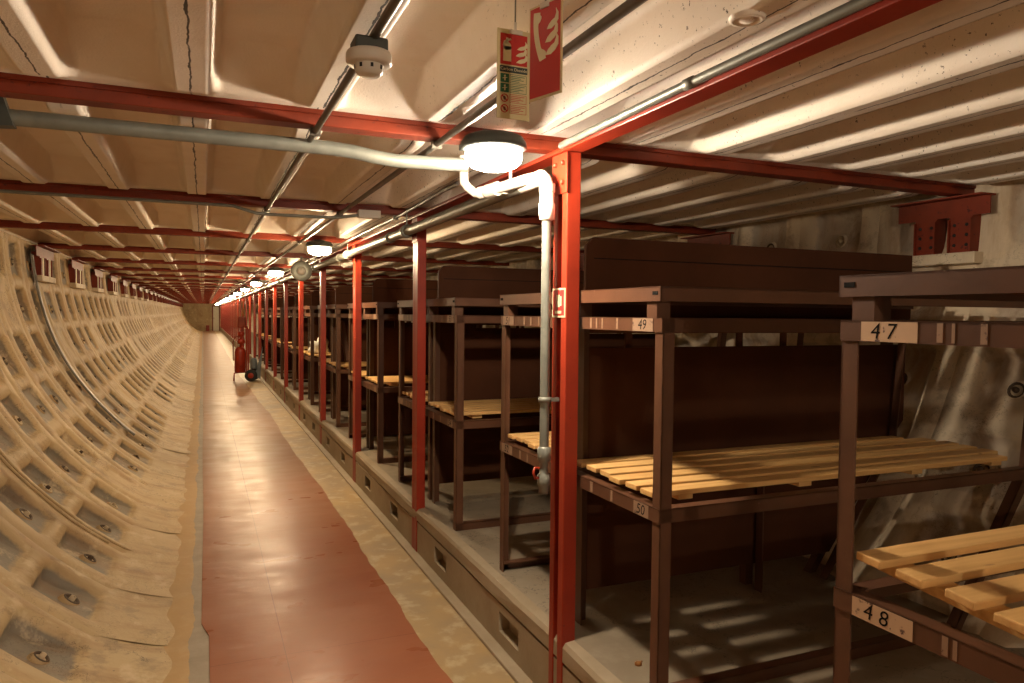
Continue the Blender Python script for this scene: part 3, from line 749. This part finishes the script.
# ------------------------------------------------------------------ bunks
WBS = {-1: .655, 1: .59}; FX = 1.29; BL = 1.88                # bunk width, front end, length
def angle_bar(m, a, b, w, e1, e2, th=.005):
    """L-section from a to b with legs along unit vectors e1, e2"""
    a = Vector(a); b = Vector(b); e1 = Vector(e1); e2 = Vector(e2)
    for p, q in ((e1, e2), (e2, e1)):
        pts = [a, a + p * w, a + p * w + q * th, a + q * th]
        m.prism(pts, b - a)
def make_frame(s):
    """s=-1: stands on the camera side of its board, s=+1: on the far side. Origin on the platform at the board line."""
    root = empty('bunk_frame'); BS = M['brown_steel']
    WB = WBS[s]; yb, ya = s * .03, s * (.03 + WB)            # board side, aisle side
    X = 0.0; z = lambda h: h - PF
    top = z(1.495)
    def wallx(h): return CX + math.sqrt(RI * RI - (h - CZ) ** 2) - FX - .03
    # front legs
    m = MB(); angle_bar(m, (X, ya, 0), (X, ya, top), .042, (0, -s, 0), (1, 0, 0)); m.build('leg', BS, root)
    m = MB(); angle_bar(m, (X + .06, yb, 0), (X + .06, yb, top), .045, (0, s, 0), (1, 0, 0)); m.build('leg', BS, root)
    # middle and raked rear legs
    m = MB(); angle_bar(m, (X + .96, yb, 0), (X + .96, yb, z(.86)), .04, (0, s, 0), (1, 0, 0)); m.build('leg', BS, root)
    for y, sg in ((yb, s), (ya, -s)):
        m = MB(); pts = [(1.34, z(.295)), (1.38, z(.295)), (1.80, z(.90)), (1.86, z(1.50)), (1.82, z(1.50)), (1.76, z(.91))]
        m.prism([(a, y, c) for a, c in pts], (0, sg * .006, 0))
        m.prism([(a, y, c) for a, c in [(1.34, z(.295)), (1.346, z(.295)), (1.766, z(.91)), (1.826, z(1.50)), (1.82, z(1.50)), (1.76, z(.91))]], (0, sg * .04, 0)); m.build('leg', BS, root)
    out = {}
    for nm, h in (('lower', .905), ('upper', 1.495)):
        m = MB(); angle_bar(m, (X - .005, min(ya, yb), z(h)), (X - .005, max(ya, yb), z(h)), .044, (0, 0, -1), (1, 0, 0)); out[nm] = m.build('end_rail', BS, root)
        xe = 1.80 if nm == 'lower' else 1.86
        for y, sg in ((ya, -s), (yb, s)):
            m = MB(); angle_bar(m, (X, y, z(h)), (xe, y, z(h)), .044, (0, 0, -1), (0, sg, 0)); m.build('side_rail', BS, root)
    # floor rail on the aisle side
    m = MB(); angle_bar(m, (X, ya, 0.04), (1.34, ya, 0.04), .04, (0, 0, -1), (0, -s, 0)); m.build('floor_rail', BS, root)
    # top bunk: welded frame carried on short blocks
    for y, sg, d in ((ya, -s, .03), (yb, s, .075)):
        m = MB(); m.box(X - .004, X + .045, min(y + sg * d, y + sg * (d + .055)), max(y + sg * d, y + sg * (d + .055)), z(1.495), z(1.548)); m.build('spacer_block', BS, root)
    m = MB()
    angle_bar(m, (X - .012, ya, z(1.592)), (X - .012, yb, z(1.592)), .046, (0, 0, -1), (1, 0, 0))
    angle_bar(m, (X - .012, ya, z(1.592)), (1.90, ya, z(1.592)), .046, (0, 0, -1), (0, -s, 0))
    angle_bar(m, (X - .012, yb, z(1.592)), (1.90, yb, z(1.592)), .046, (0, 0, -1), (0, s, 0))
    tf = m.build('top_frame', BS, root)
    m = MB(); m.box(X - .0135, X - .0118, min(ya - s * .014, ya - s * .042), max(ya - s * .014, ya - s * .042), z(1.566), z(1.577)); m.build('slot', M['ink'], tf)
    for k in range(6):
        y = yb + s * (.05 + k * .095); m = MB(); m.box(X + .02, 1.88, y - .036, y + .036, z(1.560), z(1.574)); m.build('top_board', M['board'], root)
    return root, out, ya, yb
def number_plate(rail, s, ya, yb, text, h, wide, off, marks):
    """cream paint patch and hand-painted number on an end rail, facing the walkway"""
    x = -.0055; z = h - PF
    e = ya - s * off                                   # distance from the aisle end
    a, b = e, e - s * wide
    m = MB(); m.box(x - .0012, x, min(a, b), max(a, b), z - .043, z - .002); m.build('paint_patch', M['tag'] if wide > .125 else M['tag_tan'], rail)
    c = a + (b - a) * (.42 if wide > .12 else .5)
    if text:
        m = MB(); cu = .044
        text_mesh(m, text, cu, lambda u, v: (x - .0018, c - u * 1.1 - .15 * v, z - .023 + v * 1.05)); n = m.build('number', M['ink'], rail); n['label'] = 'black painted number ' + text.replace(' ', '')
    for yo, w in marks:
        m = MB(); y = ya - s * yo; m.box(x - .001, x, y - w / 2, y + w / 2, z - .040, z - .003); m.build('paint_mark', M['tag_tan'], rail)
frames = {}
NB = 10
base = {}
for s in (-1, 1):
    base[s] = make_frame(s)
def numbered(n, s):
    up, lo = {(0, 1): ('47', '48'), (1, -1): ('49', '50'), (1, 1): ('51', '52'), (2, -1): ('53', '54')}.get((n, s), (None, None))
    return up, lo
def copy_frame(s):
    r0, out, ya, yb = base[s]; r = r0.copy(); C.objects.link(r); rails = []
    for ch in r0.children:
        c = ch.copy(); C.objects.link(c); c.parent = r
        for g in ch.children:
            d = g.copy(); C.objects.link(d); d.parent = c
        if ch in out.values(): rails.append((ch is out['upper'], c))
    return r, {k: c for k, c in rails}, ya, yb
def frame_label(n, s):
    up, lo = numbered(n, s)
    if (n, s) == (0, 1): return 'brown steel bunk frame numbered 47 and 48, closest to the camera'
    if (n, s) == (1, -1): return 'brown steel bunk frame numbered 49 and 50 beside the nearest red post'
    if (n, s) == (1, 1): return 'brown steel bunk frame behind the vertical grey drop pipe, numbered 51 and 52'
    if (n, s) == (2, -1): return 'brown steel bunk frame facing bunk 51 across the narrow aisle, left of the drop pipe'
    return 'brown steel bunk frame on the %s side of the partition board at the %s post' % ('near' if s < 0 else 'far', ORD[n])
for n in range(0, NB + 1):
    for s in (-1, 1):
        if n == 0 and s == -1: continue
        r, rails, ya, yb = copy_frame(s)
        r.location = (FX, rack_y(n), PF)
        tag(r, frame_label(n, s), 'bunk', 'steel bunks on the platform')
        up, lo = numbered(n, s)
        if n <= 4:
            if s == 1 and n == 0:
                number_plate(rails[True], s, ya, yb, '4 7', 1.495, .132, .056, [(.235, .012), (.262, .006), (.32, .012)])
                number_plate(rails[False], s, ya, yb, '4 8', .905, .145, .052, [(.265, .012), (.285, .008)])
            elif s == -1:
                number_plate(rails[True], s, ya, yb, up, 1.495, .115, .048, [(.26, .01), (.36, .008), (.40, .008), (.44, .01)])
                number_plate(rails[False], s, ya, yb, lo, .905, .085, .055, [(.28, .014), (.42, .02)])
            else:
                number_plate(rails[True], s, ya, yb, up, 1.495, .12, .03, [(.27, .012), (.34, .012), (.42, .01)])
                number_plate(rails[False], s, ya, yb, lo, .905, .12, .03, [(.24, .014), (.32, .012)])
        frames[(n, s)] = r
def wipe(root):
    for ch in list(root.children):
        for g in list(ch.children): bpy.data.objects.remove(g)
        bpy.data.objects.remove(ch)
    bpy.data.objects.remove(root)
for s in (-1, 1): wipe(base[s][0])

# partition boards between back-to-back bunks
def make_board(mode):
    root = empty('partition_board'); z = lambda h: h - PF
    def panel(name, pts):
        m = MB(); m.prism([(a, -.009, z(c)) for a, c in pts], (0, .018, 0)); return m.build(name, M['board'], root)
    panel('upper_panel', [(.10, 1.43), (.10, 1.775), (.135, 1.81), (1.915, 1.81), (1.915, 1.43)])
    panel('lower_panel', [(.075, .40), (.075, 1.372), (1.885, 1.372), (1.885, 1.0), (1.79, .90), (1.42, .40)])
    for x in (.30, .87, 1.12, 1.50):
        m = MB(); m.box(x, x + .028, .009, .024, z(1.30), z(1.50)); m.build('batten', M['board'], root)
    m = MB(); m.box(.135, 1.90, -.0105, -.009, z(1.725), z(1.729)); m.build('seam', M['ink'], root)
    return root
bd = make_board(0)
for n in range(1, NB + 1):
    o = bd if n == 1 else dup(bd)
    o.location = (FX, rack_y(n), PF)
    tag(o, ['', 'tall dark brown partition board behind bunk 49, nearest of the boards'][n] if n == 1 else 'tall brown partition board between bunks at the %s post' % ORD[n], 'partition', 'brown boards between the bunks')

# loose pine slat bases lying on the lower bunks
def slat(m, x0, x1, y, w, h): m.box(x0, x1, y - w / 2, y + w / 2, 0, h, bev=.003)
def make_bed(s, mode='flat', seed=1):
    root = empty('slat_base'); q = random.Random(seed)
    # origin: middle of the bunk at rail height; local y across
    n = 6; gap = .098 if mode == 'loose' else (.085 if s > 0 else .0955); bat = .022
    for k in range(n):
        y = (k - (n - 1) / 2) * gap
        x0 = q.uniform(-.012, .012); w = .060 if mode == 'loose' else (.062 if s > 0 else .069); x1 = 1.80 + q.uniform(-.02, .02)
        if k in (0, n - 1): x1 = 1.70                                # clear of the rear legs
        if k == n - 1 and mode == 'loose': x0, x1 = -.006, 1.70
        if k == 0 and mode == 'loose': x0, x1 = .115, 1.70
        m = MB(); slat(m, x0, x1, y, w, .018)
        o = m.build('slat', M['pine'], root); o.location = (0, 0, bat)
        if mode == 'loose':
            o.rotation_euler = (R(q.uniform(-2, 2)), 0, R(q.uniform(-.5, .5)))
            o.location.z = bat
    for x in ((.035 if mode == 'loose' else .11), .62, 1.18, 1.64):
        m = MB(); m.box(x, x + .058, -gap * (2.25 if mode == 'loose' and x < .1 else 2.62), gap * 2.62, 0, bat, bev=.002); m.build('batten', M['pine'], root)
    return root
bed = {s: make_bed(s, 'flat', 4) for s in (-1, 1)}
def bed_label(n, s):
    return {(0, 1): 'tilted pine slat base lying loose on bunk 48', (1, -1): 'pine slat base on bunk 50, patterned with light and shadow', (1, 1): 'pine slat base seen behind the grey drop pipe on bunk 52'}.get(
        (n, s), 'pine slat base on the lower bunk at the %s side of the %s partition board' % ('near' if s < 0 else 'far', ORD[n]))
for n in range(0, NB + 1):
    for s in (-1, 1):
        if n == 0 and s == -1: continue
        if (n, s) == (0, 1): continue
        o = dup(bed[s]); o.location = (FX + .012, rack_y(n) + s * (.03 + WBS[s] / 2), .906); o.rotation_euler = (0, 0, 0)
        tag(o, bed_label(n, s), 'bed base', 'pine slat bases on the bunks')
for s in (-1, 1): wipe(bed[s])
o = make_bed(1, 'loose', 9); o.location = (FX + .015, rack_y(0) + .008 + WBS[1] / 2, .935); o.rotation_euler = (R(5.0), 0, R(0))
tag(o, bed_label(0, 1), 'bed base', 'pine slat bases on the bunks')

# small things on and by the bunks
m = MB(); bm = bmesh.new(); bmesh.ops.create_icosphere(bm, subdivisions=3, radius=1)
for v in bm.verts:
    k = 1 + .25 * sin(v.co.x * 5 + v.co.y * 3) + .15 * sin(v.co.z * 8 + v.co.x * 4); v.co = Vector((v.co.x * .12 * k, v.co.y * .10 * k, max(-.2, v.co.z) * .15 * k))
m.bm(bm, 0, True)
o = m.build('folded_cloth', M['white_cloth'], loc=(1.46, rack_y(5) - .30, 1.0)); tag(o, 'crumpled white cloth lying on a far bunk', 'cloth')
t = empty('leaning_slat_bundle', (1.50, rack_y(4) - .12, .955), (0, R(-8), 0))
for k in range(3):
    m = MB(); m.box(-.02, .02, -.09 + k * .05, -.05 + k * .05, 0, .46, bev=.003); m.build('slat', M['brown_steel'], t)
tag(t, 'brown slats leaning upright on a bunk beyond the third post', 'slats')
m = MB(); m.lathe([(.0001, 0), (.012, 0), (.012, .008), (.006, .012), (.0001, .012)], n=12); m.tube([(0, 0, .006), (.02, .01, .004)], .003, 6)
o = m.build('wing_nut', M['gold'], loc=(1.292, 1.975, PF + .08)); tag(o, 'small brass wing nut on the leg of bunk 49 near the platform', 'nut')

# wheeled extinguisher down the walkway
t = empty('wheeled_extinguisher', (.78, 16.9, 0), (0, 0, R(-12)))
m = MB(); m.lathe([(.0001, .18), (.10, .18), (.115, .20), (.115, .64), (.10, .70), (.06, .74), (.0001, .75)], (-.05, 0, 0), n=28); m.build('cylinder', M['red'], t)
m = MB(); m.lathe([(.035, .74), (.035, .80), (.075, .81), (.085, .86), (.07, .91), (.03, .93), (.03, .96), (.065, .98), (.075, 1.03), (.055, 1.08), (.0001, 1.09)], (-.03, 0, 0), n=20); m.build('valve_cap', M['red'], t)
m = MB(); m.box(-.09, .07, -.05, .05, 1.16, 1.40, bev=.02); m.box(-.02, .01, -.02, .02, 1.05, 1.18); m.build('hose_cradle', M['red_dark'], t)
m = MB(); m.tube([(-.18, -.02, .0), (-.17, -.02, .17), (-.02, -.02, .19), (.2, -.02, .19), (.22, -.02, .12)], .016, 8); m.tube([(.10, .12, .15), (.10, .12, 1.12), (.06, .12, 1.20), (.06, -.10, 1.20), (.10, -.10, 1.12), (.10, -.10, .15)], .016, 8); m.build('trolley_frame', M['red'], t)
for y in (-.17, .17):
    m = MB(); m.lathe([(.06, -.025), (.115, -.025), (.13, -.015), (.13, .015), (.115, .025), (.06, .025)], (.20, y, .13), 'y', 28); w = m.build('wheel', M['black'], t)
    m = MB(); m.lathe([(.0001, -.03), (.03, -.03), (.045, -.024), (.085, -.018), (.085, .018), (.0001, .03)], (.20, y, .13), 'y', 20); m.build('hub', M['red'], w)
m = MB(); m.tube([(-.03, -.05, .95), (-.12, -.14, .98), (-.17, -.14, .85), (-.17, -.13, .6), (-.16, -.12, .45)], .013, 8); m.build('hose', M['red_dark'], t)
m = MB(); m.tube([(.0, -.03, 1.40), (.03, -.04, 1.50), (.0, -.04, 1.62), (.01, -.03, 1.74)], [.014, .02, .016, .026], 10); m.build('discharge_horn', M['gold'], t)
m = MB(); m.lathe([(.0001, .27), (.07, .27), (.075, .30), (.075, .44), (.05, .50), (.0001, .51)], (.24, -.05, 0), n=16); m.build('gas_bottle', M['steel_blue'], t)
m = MB(); m.prism([(.24, -.02, .10), (.37, -.02, .04), (.42, -.02, .75), (.36, -.02, .5)], (0, .03, 0)); m.build('splash_plate', M['steel_blue'], t)
tag(t, 'red wheeled fire extinguisher standing on the walkway beside the kerb', 'fire extinguisher')
m = MB(); m.box(-.12, .12, -.1, .1, 0, .45, bev=.01); m.box(-.1, .1, -.115, -.1, .05, .4, bev=.004); o = m.build('red_box', M['red'], loc=(.30, LEN - .4, .0)); tag(o, 'tiny red box by the end wall far down the tunnel', 'box')

# ------------------------------------------------------------------ camera, world, render look
cam = bpy.data.cameras.new('camera'); co = bpy.data.objects.new('camera', cam); C.objects.link(co)
F = 728.8; cam.sensor_width = 36; cam.lens = F * 36 / 1024; cam.clip_start = .02; cam.clip_end = 200
yaw, pitch, roll = R(22.95), R(2.10), R(.57)
fwd = Vector((sin(yaw) * cos(pitch), cos(yaw) * cos(pitch), -sin(pitch))); right = Vector((cos(yaw), -sin(yaw), 0)); up = right.cross(fwd)
r2 = right * cos(roll) + up * sin(roll); u2 = -right * sin(roll) + up * cos(roll)
Mx = Matrix((r2, u2, -fwd)).transposed().to_4x4(); Mx.translation = (0, 0, 1.5); co.matrix_world = Mx
sc = bpy.context.scene; sc.camera = co
w = bpy.data.worlds.new('world'); sc.world = w; w.use_nodes = True
w.node_tree.nodes['Background'].inputs[0].default_value = (1, .72, .45, 1); w.node_tree.nodes['Background'].inputs[1].default_value = .02
sc.view_settings.view_transform = 'Standard'; sc.view_settings.look = 'None'; sc.view_settings.gamma = 1; sc.view_settings.exposure = 1.14
sc.view_settings.use_curve_mapping = False
sc.cycles.diffuse_bounces = 6; sc.cycles.max_bounces = 10; sc.cycles.sample_clamp_indirect = 6.0
